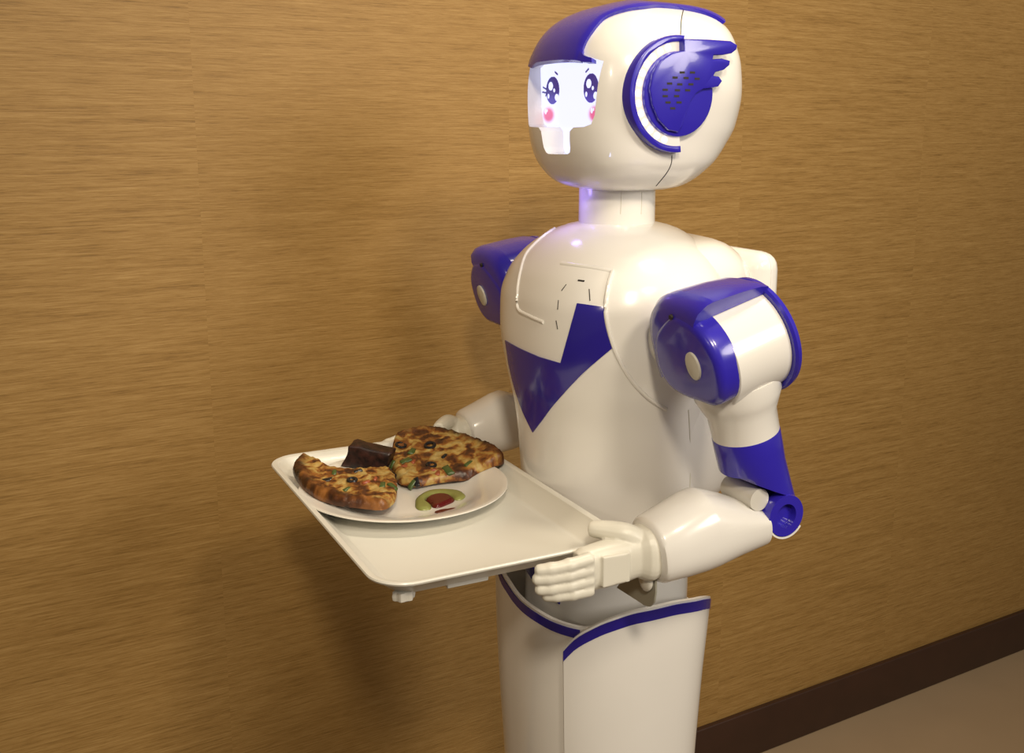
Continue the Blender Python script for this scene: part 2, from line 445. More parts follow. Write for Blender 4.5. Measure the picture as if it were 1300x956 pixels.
# ---- head
HT = [(1.3255, 56, 62, .060), (1.328, 66, 76, .068), (1.334, 80, 90, .080), (1.346, 94, 106, .096), (1.36, 104, 121, .106), (1.38, 111, 135, .111), (1.40, 114, 146, .115), (1.44, 115, 153, .119),
      (1.47, 112, 151, .116), (1.49, 104, 146, .110), (1.507, 91, 139, .100), (1.520, 74, 129, .086), (1.530, 52, 115, .068), (1.536, 30, 96, .048), (1.5395, 8, 60, .020)]
HS = Surf(sup_rows(HT, 1042, 2.7), 2.7)
zs = list(np.linspace(1.3255, 1.36, 14)) + list(np.linspace(1.365, 1.50, 28)) + list(np.linspace(1.504, 1.5395, 18))
V, Fc = rings(HS.rings(zs, 144)); head = mk('head', V, Fc, M['white'], robot, sharp=30)
tr_h = bvh_of(head)
# face opening: T-shaped pocket cut into the front, with the display set inside it
def face_w(z):
    return 0.078
FACE_POLY = []   # (y, z) outline, near side then mirrored
near = [(-0.060, 1.478), (-0.0865, 1.470), (-0.0835, 1.44), (-0.0805, 1.412), (-0.076, 1.402), (-0.067, 1.399), (-0.052, 1.3985), (-0.0455, 1.394), (-0.0440, 1.386), (-0.0425, 1.375), (-0.0395, 1.3700), (-0.034, 1.3680), (0.0, 1.3672)]
far = [(.010, 1.3675), (.0145, 1.369), (.017, 1.375), (.0175, 1.386), (.0185, 1.394), (.025, 1.3985), (.058, 1.399), (.066, 1.402), (.071, 1.412), (.075, 1.44), (.077, 1.470), (.058, 1.478)]
FACE_POLY = near + far
cut = extrude_poly(FACE_POLY, lambda u, v, h: (h, u, v), -0.2, -0.066)
cme = bpy.data.meshes.new('cut'); cut.to_mesh(cme); cut.free(); cob = bpy.data.objects.new('cut', cme); COL.objects.link(cob); cob.parent = robot
md = head.modifiers.new('b', 'BOOLEAN'); md.operation = 'DIFFERENCE'; md.object = cob; md.solver = 'EXACT'
apply_mods(head); head.data.shade_smooth(); head.data.set_sharp_from_angle(angle=math.radians(30))
bpy.data.objects.remove(cob); bpy.data.meshes.remove(cme)
# display, drawn by colour per vertex
def smooth(e0, e1, x): t = min(max((x - e0) / (e1 - e0), 0), 1); return t * t * (3 - 2 * t)
def ell(y, z, cy, cz, ry, rz, rot=0.0):
    dy, dz = y - cy, z - cz; c, s = math.cos(rot), math.sin(rot)
    return math.hypot((dy * c + dz * s) / ry, (-dy * s + dz * c) / rz)
EYE_Y, EYE_Z = 0.0455, 1.4425
def face_col(y, z):
    base = np.array([0.67, 0.69, 1.0]); ink = np.array([0.020, 0.012, 0.15]); pink = np.array([0.60, 0.10, 0.24])
    col = base.copy()
    for sg in (-1, 1):                 # sg=+1 far eye (robot's right), -1 near eye
        m = sg * y; ed = m - EYE_Y
        k = 1 - smooth(0.45, 1.0, ell(m, z, .0555, 1.4135, .0185, .0118)); col = col * (1 - k) + pink * k
        for (a, b, r) in ((.0075, 1.4175, .0026), (.0035, 1.4188, .0014)):
            if ell(y, z, sg * .0555 + a, b, r, r * 1.2) < 1: col = base.copy()
        if ell(m, z, EYE_Y, EYE_Z, .0168, .0165) < 1:
            t = smooth(1.428, 1.445, z); col = ink * t + np.array([0.045, 0.033, 0.32]) * (1 - t)
            for dy, dz, ry, rz in ((.0050, .0052, .0058, .0052), (-.0040, .0000, .0026, .0022), (.0105, -.0065, .0024, .0030), (-.0105, -.0085, .0050, .0042)):
                if ell(y - sg * EYE_Y, z, dy, EYE_Z + dz, ry, rz) < 1: col = base.copy()
        def seg(y0, z0, y1, z1, th):
            d = np.array([y1 - y0, z1 - z0]); q = np.array([ed - y0, (z - EYE_Z) - z0]); t = min(max((q @ d) / (d @ d), 0), 1)
            return np.linalg.norm(q - t * d) < th
        if seg(.0160, .002, .0245, .0045, .0010) or seg(.0165, -.002, .0260, -.0015, .0010) or seg(.0160, -.003, .0175, -.0060, .0013) or seg(-.0120, .0185, -.0060, .0215, .0012):
            col = ink.copy()
    return col
ny, nz = 280, 170; Y0, Y1, Z0, Z1 = -.090, .080, 1.366, 1.479
V = []; cols = []
for j in range(nz + 1):
    for i in range(ny + 1):
        y = Y0 + (Y1 - Y0) * i / ny; z = Z0 + (Z1 - Z0) * j / nz
        V.append((-0.0668 + 0.0, y, z)); cols.append(face_col(y, z))
Fc = [(j*(ny+1)+i, (j+1)*(ny+1)+i, (j+1)*(ny+1)+i+1, j*(ny+1)+i+1) for j in range(nz) for i in range(ny)]
scr = mk('face_screen', V, Fc, M['screen'], head, sharp=None, fix=False)
ca = scr.data.color_attributes.new('face', 'FLOAT_COLOR', 'POINT')
ca.data.foreach_set('color', np.array([[*c, 1.0] for c in cols], dtype=np.float32).ravel())
tag(scr, 'glowing white face display with big eyes and pink cheeks')

# crown stripe: blue shell over forehead and top
HO = np.array([0.0, 0.0, 1.43])
def psi_chi(P):
    d = np.array(P) - HO; d = d / np.linalg.norm(d); return math.atan2(d[2], -d[0]), math.asin(-d[1])
edge = []
for p in [(741, 72), (742, 62), (747, 51), (753, 42), (760, 33), (768, 25), (778, 20), (795, 15), (815, 12), (840, 10), (862, 10)]:
    q = hit(tr_h, *p)[0]
    if q is not None: edge.append(psi_chi(q))
edge.sort()
ps = [e[0] for e in edge]; ch = [e[1] for e in edge]
print('crown edge', [(round(a, 3), round(b, 3)) for a, b in edge])
psN = [0.30] + ps; chN = [ch[0]] + ch
ok = [0]
for i in range(1, len(psN)):
    if psN[i] > psN[ok[-1]] + 0.02: ok.append(i)
fch = pchip([psN[i] for i in ok] + [2.5], [chN[i] for i in ok] + [chN[ok[-1]] * 0.9])
def cast_out(psi, chi):
    d = np.array([-math.cos(psi) * math.cos(chi), -math.sin(chi), math.sin(psi) * math.cos(chi)])
    h = tr_h.ray_cast(Vector(HO), Vector(d)); return np.array(h[0]), d
PS = np.linspace(0.42, 2.42, 56); K = 22
T = []; B = []
for p_ in PS:
    wch = fch(p_)
    rt, rb = [], []
    for k in range(K + 1):
        u = -1 + 2 * k / K
        pp = p_
        if p_ == PS[0]: pp = 0.42 + 0.035 * u * u * 0 
        q, d = cast_out(pp, u * wch)
        lip = 0.0055 if abs(u) < 1 else 0.004
        rt.append(q + d * lip); rb.append(q - d * .002)
    T.append(rt); B.append(rb)
n = K + 1; V = [p for r in T for p in r] + [p for r in B for p in r]; S1 = len(PS) * n; Fc = []
for i in range(len(PS) - 1):
    for k in range(K):
        a = i * n + k; Fc.append((a, a + 1, a + n + 1, a + n)); Fc.append((S1 + a, S1 + a + n, S1 + a + n + 1, S1 + a + 1))
    for k in (0, K): a = i * n + k; Fc.append((a, a + n, S1 + a + n, S1 + a))
for k in range(K):
    for i in (0, len(PS) - 1): a = i * n + k; Fc.append((a, a + 1, S1 + a + 1, S1 + a))
crown = mk('crown_stripe', V, Fc, M['blue'], head); tag(crown, 'glossy blue visor stripe running over the forehead and crown')

# violet lamp under the chin, washing the neck
ld = bpy.data.lights.new('chin_lamp', 'AREA'); ld.shape = 'DISK'; ld.size = .02; ld.energy = 0.020; ld.color = (.30, .22, 1.0)
cl_ = bpy.data.objects.new('chin_lamp', ld); COL.objects.link(cl_); cl_.parent = robot; cl_.location = (-.084, .012, 1.322)
cl_.rotation_euler = Vector((.045, -.004, -.050)).to_track_quat('-Z', 'Y').to_euler()
# corner tab of the visor, resting on the top edge of the face opening
V, Fc = px_panel(tr_h, [(736, 66), (741, 68), (744, 72), (754, 75), (754, 80), (745, 80), (736, 78)], .0050, .010, 3)
mk('visor_tab', V, Fc, M['blue'], head)
# head seams
for pts in ([(868, 11), (865, 25), (864, 44)], [(853, 197), (852, 208), (846, 220), (833, 236)]):
    s = px_line(tr_h, pts, .0006, 'shell_seam', M['dark'], head); mirror_copy(s, head)

# ears
EX, EZ, EYP = 0.002, 1.4345, -0.113
def ear_pt(u, v, h): return (EX + u, EYP - h, EZ + v)
def circ(r, a0=0, a1=360, k=48): return [(r * math.cos(math.radians(a0 + (a1 - a0) * i / k)), r * math.sin(math.radians(a0 + (a1 - a0) * i / k))) for i in range(k + (0 if a1 - a0 == 360 else 1))]
def sector(r0, r1, a0, a1, k=40): return circ(r1, a0, a1, k) + list(reversed(circ(r0, a0, a1, k)))
ear_parts = []
ear_parts.append(from_bm('ear_rim', extrude_poly(sector(.0565, .0640, 84, 276), ear_pt, -.03, .007, .002), M['blue'], head))
ear_parts.append(from_bm('ear_light', extrude_poly(sector(.0465, .0575, 84, 276), ear_pt, -.03, .0045), M['led'], head))
for i in range(13):
    a = math.radians(106 + i * 12.2); u, v = .0520 * math.cos(a), .0520 * math.sin(a)
    ear_parts.append(from_bm('led_dot', extrude_poly([(u + p[0], v + p[1]) for p in circ(.0038, k=12)], ear_pt, .003, .0052), M['led_dot'], head))
ear_parts.append(from_bm('ear_disc', extrude_poly(circ(.0468), ear_pt, -.03, .009, .003), M['blue'], head))
def epx(px, py, h): q = onplane(px, py, 1, EYP - h); return (q[0] - EX, q[2] - EZ)
fin_px = [(868, 49), (900, 50), (928, 52), (936, 57), (935, 63), (929, 68), (918, 70), (906, 70), (905, 75), (917, 74), (927, 77), (926, 83), (919, 89), (908, 92), (906, 96), (913, 97), (917, 103), (912, 110), (903, 112),
          (893, 113), (884, 118), (877, 128), (872, 142), (866, 160), (861, 168), (848, 165), (836, 152), (828, 133), (825, 113), (829, 93), (838, 77), (852, 67), (868, 64)]
fin = [epx(x, y, .013) for x, y in fin_px]
ear_parts.append(from_bm('ear_fin', extrude_poly(fin, ear_pt, .004, .014, .0022), M['blue'], head))
slots = [(866, 92), (879, 92), (857, 98.5), (871, 99), (885, 100), (850, 106), (863, 107), (877, 107), (844.5, 114), (860, 114.5), (873, 114.5), (844.5, 122), (859, 122), (848, 130), (862, 130), (854, 137.5)]
for x, y in slots:
    u, v = epx(x, y, .014)
    ear_parts.append(from_bm('speaker_slot', extrude_poly([(u - .0034, v - .0012), (u + .0034, v - .0012), (u + .0034, v + .0012), (u - .0034, v + .0012)], ear_pt, .010, .0143), M['dark'], head))
for o in ear_parts: mirror_copy(o, head)

# ---- arms (near arm built, far arm mirrored)
arm_parts = []
PH = math.radians(16)
S0 = np.array([-0.004, -0.240, 1.172])
e1 = np.array([math.cos(PH), 0, math.sin(PH)]); eo = np.array([0, -1.0, 0]); e3 = np.array([-math.sin(PH), 0, math.cos(PH)])
def AP(a, o, u): return S0 + e1 * a + eo * o + e3 * u
def apx(px, py, a):                    # pixel -> (outward, up) in the plane at distance a along the drum axis
    q = onplane_n(px, py, AP(a, 0, 0), e1) - S0; return (q @ eo, q @ e3)
def A_(name, obj, lab=None):
    if lab: tag(obj, lab)
    arm_parts.append(obj); return obj
# white drum
R = []
for a, r in ((-.038, .056), (-.037, .0575), (.030, .0575), (.031, .056)):
    R.append([AP(a, r * math.cos(2*math.pi*j/64), r * math.sin(2*math.pi*j/64)) for j in range(64)])
A_('d', mk('shoulder_drum', *rings(R), M['white'], robot))
# blue fork: front plate, back plate, bridge
front_px = [(830, 425), (831, 450), (838, 474), (851, 494), (870, 506), (889, 513), (904, 518), (914, 512), (917, 494), (912, 466), (904, 445), (893, 427), (880, 412), (868, 404), (853, 398), (839, 409)]
fp = [apx(x, y, -.060) for x, y in front_px]
print('front plate', [(round(a, 3), round(b, 3)) for a, b in fp])
cover = A_('c', from_bm('shoulder_cover', extrude_poly(catmull(fp, 3, True), lambda u, v, h: AP(-h, u, v), .036, .062, .010, 4), M['blue'], robot))
def sring(a, r, n, a0, a1, k=40, off=0):
    out = []
    for i in range(k + 1):
        t = math.radians(a0 + (a1 - a0) * i / k); c, s = math.cos(t), math.sin(t)
        rr = r * (abs(c) ** n + abs(s) ** n) ** (-1 / n); out.append(AP(a, rr * c, rr * s))
    return out
R = []
for a, ro, ri in ((-.060, .056, .030), (-.056, .066, .030), (-.046, .0725, .030), (-.0375, .0735, .030), (-.037, .0735, .0585), (.0, .070, .0585), (.026, .066, .0585), (.036, .062, .0585)):
    o = sring(a, ro, 2.8, 62, 205); i = sring(a, ri, 2.0, 62, 205)
    R.append(o + list(reversed(i)))
A_('br', mk('shoulder_bridge', *rings(R), M['blue'], robot))
R = []
for a, r in ((.0305, .062), (.033, .0645), (.038, .0635), (.042, .057)):
    o = [AP(a, r * math.cos(2*math.pi*j/64) , r * math.sin(2*math.pi*j/64)) for j in range(64)]; R.append(o)
A_('bk', mk('shoulder_back_plate', *rings(R), M['blue'], robot))
bo, bu = apx(880, 465, -.063)
bolt = from_bm('bolt_cap', extrude_poly([(bo + .0125 * p[0] / .0125, bu + p[1]) for p in [(0.0115 * math.cos(t), 0.0155 * math.sin(t)) for t in np.linspace(0, 2*math.pi, 28, endpoint=False)]], lambda u, v, h: AP(-h, u, v), .05, .0645, .001), M['bolt'], cover)
bolt_far = None
for (x, y) in ((858, 400),):
    o_, u_ = apx(x, y, -.055)
    d = from_bm('screw_hole', extrude_poly([(o_ + p[0], u_ + p[1]) for p in circ(.0028, k=12)], lambda u, v, h: AP(-h, u, v), .05, .0624), M['dark'], cover)
# upper arm: white collar, blue sleeve with elbow eye
AO = -0.005
def arm_ring(u, r, ao=AO, N=48): return [AP(ao + r * math.cos(2*math.pi*j/N), r * math.sin(2*math.pi*j/N), u) for j in range(N)]
A_('ua', mk('upper_arm', *rings([arm_ring(u, r) for u, r in ((-.035, .048), (-.052, .047), (-.062, .043), (-.075, .0375), (-.104, .0366))]), M['white'], robot))
R = [arm_ring(u, r) for u, r in ((-.100, .0368), (-.102, .0372), (-.12, .037), (-.138, .0365))]
# lower end slants away at the front to let the forearm fold
N = 48
def slant(k):
    out = []
    for j in range(N):
        c = math.cos(2*math.pi*j/N); sn = math.sin(2*math.pi*j/N)
        u = -.138 - k * (.029 + .029 * c); out.append(AP(AO + .0362 * c + .004 * k, .0362 * sn, u))
    return out
R += [slant(.5), slant(1.0)]
sleeve = A_('sl', mk('arm_sleeve', *rings(R), M['blue'], robot))
EL = AP(AO + .006, 0, -.196)           # elbow axis (runs along y)
def eye_ring(r0, r1, y0, y1, N=40):
    R = []
    for r, y in ((r0, y0), (r1, y0), (r1 + .001, (y0 + y1) / 2), (r1, y1), (r0, y1)):
        R.append([EL + np.array([r * math.cos(2*math.pi*j/N), y, r * math.sin(2*math.pi*j/N)]) for j in range(N)])
    V, Fc = rings(R, False, False); 
    n = N
    for j in range(n): k = (j + 1) % n; Fc.append((4*n + j, 4*n + k, k, j))
    return V, Fc
A_('ee', mk('elbow_eye', *eye_ring(.0135, .0235, -.036, -.022), M['blue'], robot))
A_('ee2', mk('elbow_eye', *eye_ring(.0135, .0235, .022, .036), M['blue'], robot))
R = [[EL + np.array([.0195 * math.cos(2*math.pi*j/40), y, .0195 * math.sin(2*math.pi*j/40)]) for j in range(40)] for y in (-.028, .028)]
A_('pin', mk('elbow_pin', *rings(R), M['blue'], robot))
# forearm
WR = onplane(822, 699, 1, -.238)
FA = (EL + np.array([-.012, 0, -.004])); fd = WR - FA; fl_ = np.linalg.norm(fd); fd = fd / fl_
fy = np.array([0, -1.0, 0]); fy = fy - fd * (fy @ fd); fy /= np.linalg.norm(fy); fz = np.cross(fd, fy); fz = fz if fz[2] > 0 else -fz
print('elbow', EL, 'wrist', WR, 'len', fl_)
def fring(t, ry, rzt, rzb, dz=0, skew=0.0, N=48):
    out = []
    for j in range(N):
        c, s = math.cos(2*math.pi*j/N), math.sin(2*math.pi*j/N)
        rr = (abs(c) ** 2.4 + abs(s) ** 2.4) ** (-1/2.4)
        v = rr * s * (rzt if s > 0 else rzb)
        out.append(FA + fd * (t * fl_ - skew * v) + fy * rr * c * ry + fz * (v + dz))
    return out
R = [fring(1.0, .030, .030, .030), fring(.985, .034, .034, .034), fring(.96, .0355, .036, .036), fring(.8, .038, .041, .038), fring(.62, .039, .0475, .040), fring(.53, .039, .0490, .040), fring(.50, .039, .0480, .040), fring(.30, .0385, .033, .037), fring(.06, .038, .0145, .033, -.002)]
A_('fa', mk('forearm', *rings(R), M['white'], robot))
R = []
for i in range(25):
    t = math.radians(195 + 130 * i / 24); c, s_ = math.cos(t), math.sin(t)
    R.append([EL + np.array([r * c, y, r * s_]) for r, y in ((.0242, -.036), (.0262, -.036), (.0262, .036), (.0242, .036))])
A_('lip', mk('elbow_lip', *rings(R), M['white'], robot))
# elbow actuator seen in the crook
R = []
for t in (-.026, .026):
    R.append([EL + np.array([-.030, 0, .020]) + np.array([0.0, t, 0]) + .0125 * (math.cos(2*math.pi*j/24) * np.array([.8, 0, -.6]) + math.sin(2*math.pi*j/24) * np.array([.6, 0, .8])) for j in range(24)])
A_('ac', mk('elbow_motor', *rings(R), M['clear'], robot))

# hand: palm, four fingers, thumb -> one continuous skin
def blob_hand():
    bm = bmesh.new()
    def add(V, Fc):
        vs = [bm.verts.new(tuple(v)) for v in V]
        for f in Fc:
            try: bm.faces.new([vs[i] for i in f])
            except ValueError: pass
    HB = WR + fd * 0.004                      # wrist root
    f0 = np.array([-1.0, 0.045, -0.02]); f0 /= np.linalg.norm(f0)
    up = np.array([0, 0, 1.0]); up -= f0 * (up @ f0); up /= np.linalg.norm(up); out = np.cross(f0, up); out = out if out[1] < 0 else -out
    def P(a, b, c): return HB + f0 * a + out * b + up * c
    def ring(a, rb, ct, cb, b0=0.0, c0=0.0, n=2.8, N=32):
        o = []
        for j in range(N):
            c, s = math.cos(2*math.pi*j/N), math.sin(2*math.pi*j/N); rr = (abs(c)**n + abs(s)**n) ** (-1/n)
            o.append(P(a, b0 + rr * c * rb, c0 + rr * s * (ct if s > 0 else cb)))
        return o
    add(*rings([ring(-.012, .024, .026, .028), ring(.0, .027, .029, .030), ring(.006, .026, .028, .028), ring(.014, .019, .022, .024), ring(.026, .017, .021, .027), ring(.050, .016, .020, .029), ring(.074, .014, .017, .029), ring(.081, .010, .014, .026)]))
    # back-of-hand plate
    b = box_bm((0, 0, 0), (1, 1, 1)); V = [P(.028 + v.co.x * .032, .012 + v.co.y * .0065, -.021 + v.co.z * .033) for v in b.verts]; Fb = [[v.index for v in f.verts] for f in b.faces]; b.free(); add(V, Fb)
    # knuckle bar
    b = box_bm((0, 0, 0), (1, 1, 1)); V = [P(.068 + v.co.x * .010, .004 + v.co.y * .0125, -.027 + v.co.z * .041) for v in b.verts]; Fb = [[v.index for v in f.verts] for f in b.faces]; b.free(); add(V, Fb)
    for i, (ln, z0) in enumerate(((.058, .0105), (.061, -.0015), (.058, -.0130), (.050, -.0240))):
        pts = []; rad = []
        for k in range(25):
            t = k / 24; a = .070 + ln * t; curl = -.012 * t ** 3 - 0.001
            zz = z0 - .0035 * t + (-.003 * t if i == 0 else 0) + (.003 * t if i == 3 else 0)
            r = .0070 + .0010 * math.exp(-((t - .42) / .06) ** 2) + .0008 * math.exp(-((t - .74) / .06) ** 2) - .0006 * t
            if t > .93: r *= math.sqrt(max(0.05, 1 - ((t - .93) / .08) ** 2))
            pts.append(P(a, .012 + curl, zz)); rad.append(r)
        add(*tube(pts, rad, 14))
    # thumb lies over the tray rim
    tp = catmull([P(.010, .002, .015), P(.022, -.002, .0235), P(.036, -.014, .0255), P(.046, -.023, .0255), P(.050, -.028, .0250)], 6)
    tr = [.0135 - .0055 * (i / (len(tp) - 1)) for i in range(len(tp))]; tr[-1] *= .45; tr[-2] *= .8
    add(*tube(tp, tr, 14))
    bmesh.ops.recalc_face_normals(bm, faces=bm.faces)
    o = from_bm('hand', bm, M['hand'], robot, None)
    m = o.modifiers.new('r', 'REMESH'); m.mode = 'VOXEL'; m.voxel_size = .00125
    s = o.modifiers.new('s', 'SMOOTH'); s.factor = .5; s.iterations = 4
    apply_mods(o); o.data.shade_smooth()
    return o
hand = blob_hand(); A_('h', hand)
# wrist bracket: bent metal plate below the wrist
bx = float(WR[0]) + .002
pp = [onplane(x, y, 0, bx) for x, y in ((784, 746), (803, 758), (820, 769), (826, 770), (831, 765), (833, 752), (833, 716), (812, 700))]
A_('wb', from_bm('wrist_bracket', extrude_poly([(p[1], p[2]) for p in pp], lambda u, v, h: (bx + h, u, v), -.001, .001), M['grey'], robot))
wj = onplane(820, 735, 0, bx - .004)
R = []
for k in range(1, 12):
    a = math.pi * k / 12; R.append([wj + .0115 * np.array([.5 * math.cos(a), math.sin(a) * math.cos(t), 1.2 * math.sin(a) * math.sin(t)]) for t in np.linspace(0, 2*math.pi, 24, endpoint=False)])
A_('wj', mk('wrist_joint', *rings(R), M['clear'], robot))
for o in list(arm_parts):
    c = mirror_copy(o, robot)
    for ch_ in list(o.children): mirror_copy(ch_, c)

# ------------------------------------------------------------------ tray, plate and food (robot frame, own origins)
def place_top(o, center):
    """move the mesh so its origin is at center (robot frame), and put the object there"""
    o.data.transform(Matrix.Translation(-Vector(center)))
    o.location = l2w(center); o.rotation_euler = (0, 0, TH); return o
def child_of(o, parent, center):
    o.data.transform(Matrix.Translation(-Vector(center))); o.parent = parent; return o
TX0, TX1, TY0, TY1, TZ = -.398, -.116, -.225, .226, .970
def rrect(x0, x1, y0, y1, r, z, k=10):
    out = []
    for cx_, cy_, a0 in ((x1 - r, y1 - r, 0), (x0 + r, y1 - r, 90), (x0 + r, y0 + r, 180), (x1 - r, y0 + r, 270)):
        for i in range(k + 1):
            a = math.radians(a0 + 90 * i / k); out.append((cx_ + r * math.cos(a), cy_ + r * math.sin(a), z))
    return out
def trr(d, z, r): return rrect(TX0 + d, TX1 - d, TY0 + d, TY1 - d, r, z)
R = [trr(.030, TZ - .0225, .022), trr(.024, TZ - .0215, .026), trr(.007, TZ - .006, .036), trr(.0008, TZ - .0035, .040), trr(0, TZ - .0015, .040), trr(.0008, TZ, .040), trr(.004, TZ + .0002, .038), trr(.0075, TZ - .0012, .036), trr(.010, TZ - .005, .034), trr(.025, TZ - .0180, .025), trr(.0285, TZ - .0195, .021)]
tc_ = ((TX0 + TX1) / 2, (TY0 + TY1) / 2, TZ - .0225)
tray = place_top(mk('serving_tray', *rings(R), M['tray'], None, 30), tc_)
tag(tray, 'cream rectangular serving tray held level in the robot\'s hands', 'tray')
FLOORZ = TZ - .0195
for (fx, fy_) in ((-.362, -.193), (-.352, .178), (-.192, -.193), (-.15, .178)):
    R = []
    for z, r in ((TZ - .021, .008), (TZ - .026, .0085), (TZ - .030, .008), (TZ - .0315, .006)):
        R.append([(fx + 1.3 * r * (1 + .12 * math.cos(6 * t)) * math.cos(t), fy_ + r * (1 + .12 * math.cos(6 * t)) * math.sin(t), z) for t in np.linspace(0, 2*math.pi, 36, endpoint=False)])
    child_of(mk('tray_foot', *rings(R), M['clear']), tray, tc_)
child_of(from_bm('underside_clip', box_bm((-.318, -.200, TZ - .0265), (-.272, -.188, TZ - .021), .001, 1), M['clear']), tray, tc_)

# plate
PLC = np.array([-.2685, .0500]); PLR = 0.1275; PZ = FLOORZ
prof = [(.0, .0035), (.060, .0035), (.075, .0040), (.083, .0058), (.092, .0105), (.105, .0145), (.120, .0178), (.1262, .0192), (.1275, .0190), (.1275, .0178), (.124, .0158), (.106, .0115), (.090, .0062), (.080, .0012), (.070, .0), (.066, .0012), (.0, .0012)]
R = [[(PLC[0] + max(r, 1e-4) * math.cos(2*math.pi*j/96), PLC[1] + max(r, 1e-4) * math.sin(2*math.pi*j/96), PZ + z) for j in range(96)] for r, z in prof]
plate = place_top(mk('dinner_plate', *rings(R), M['china'], None, 40), (PLC[0], PLC[1], PZ)); tag(plate, 'round white china plate of pizza lying on the tray', 'plate')
def plate_z(x, y):
    r = math.hypot(x - PLC[0], y - PLC[1]); return PZ + float(np.interp(r, [0, .06, .075, .083, .092, .105, .120, .1262], [.0035, .0035, .0040, .0058, .0105, .0145, .0178, .0192]))

# value noise for lumpy food
_rng = np.random.RandomState(7); _G = _rng.rand(64, 64)
def vnoise(x, y, s):
    x, y = x * s + 100, y * s + 100; i, j = int(math.floor(x)), int(math.floor(y)); fx, fy2 = x - i, y - j
    fx = fx*fx*(3-2*fx); fy2 = fy2*fy2*(3-2*fy2); g = lambda a, b: _G[a % 64, b % 64]
    return (g(i,j)*(1-fx)+g(i+1,j)*fx)*(1-fy2)+(g(i,j+1)*(1-fx)+g(i+1,j+1)*fx)*fy2
def pizza_mat():
    m, nt, p = new_mat('baked_cheese')
    tc = node(nt, 'ShaderNodeTexCoord'); at = node(nt, 'ShaderNodeVertexColor', layer_name='crust')
    def nz(scale, det, dist=0.0):
        n = node(nt, 'ShaderNodeTexNoise'); n.inputs['Scale'].default_value = scale; n.inputs['Detail'].default_value = det; n.inputs['Distortion'].default_value = dist
        nt.links.new(tc.outputs['Object'], n.inputs['Vector']); return n
    def ramp(stops):
        r = node(nt, 'ShaderNodeValToRGB'); r.color_ramp.elements[0].position = stops[0][0]; r.color_ramp.elements[0].color = (*stops[0][1], 1)
        r.color_ramp.elements[1].position = stops[-1][0]; r.color_ramp.elements[1].color = (*stops[-1][1], 1)
        for q, c in stops[1:-1]: r.color_ramp.elements.new(q).color = (*c, 1)
        return r
    a = nz(52, 8, 0.6); b = nz(120, 4); c = nz(38, 3, 0.5)
    r1 = ramp([(.30, (.52, .41, .17)), (.43, (.44, .28, .075)), (.50, (.28, .105, .020)), (.58, (.085, .026, .009)), (.70, (.035, .012, .006))])
    r2 = ramp([(.38, (.022, .009, .004)), (.52, (.095, .030, .008)), (.68, (.28, .11, .025))])
    nt.links.new(a.outputs['Fac'], r1.inputs[0]); nt.links.new(c.outputs['Fac'], r2.inputs[0])
    mx = node(nt, 'ShaderNodeMix', data_type='RGBA')
    sx = node(nt, 'ShaderNodeSeparateColor'); nt.links.new(at.outputs['Color'], sx.inputs[0])
    nt.links.new(sx.outputs[0], mx.inputs[0]); nt.links.new(r1.outputs[0], mx.inputs[6]); nt.links.new(r2.outputs[0], mx.inputs[7])
    mx2 = node(nt, 'ShaderNodeMix', data_type='RGBA', blend_type='MULTIPLY'); mx2.inputs[0].default_value = .6
    r3 = ramp([(.3, (.55, .5, .4)), (.6, (1, 1, 1))]); nt.links.new(b.outputs['Fac'], r3.inputs[0])
    nt.links.new(mx.outputs[2], mx2.inputs[6]); nt.links.new(r3.outputs[0], mx2.inputs[7])
    nt.links.new(mx2.outputs[2], p.inputs['Base Color'])
    bp = node(nt, 'ShaderNodeBump'); bp.inputs['Strength'].default_value = .6; bp.inputs['Distance'].default_value = .002
    nt.links.new(b.outputs['Fac'], bp.inputs['Height']); nt.links.new(bp.outputs[0], p.inputs['Normal'])
    p.inputs['Roughness'].default_value = .38
    return m
M['pizza'] = pizza_mat()
M['olive'] = plastic('black_olive', (.012, .012, .014), .25)
M['pepper'] = plastic('green_pepper', (.06, .095, .025), .3, noise=.3, scale=200)
M['tomato'] = plastic('tomato', (.30, .075, .03), .3, noise=.3, scale=200)
M['mint'] = plastic('green_chutney', (.25, .265, .075), .25, noise=.1, scale=120)
M['ketchup'] = plastic('ketchup', (.10, .008, .007), .2, noise=.1, scale=120)
SLZ = .973
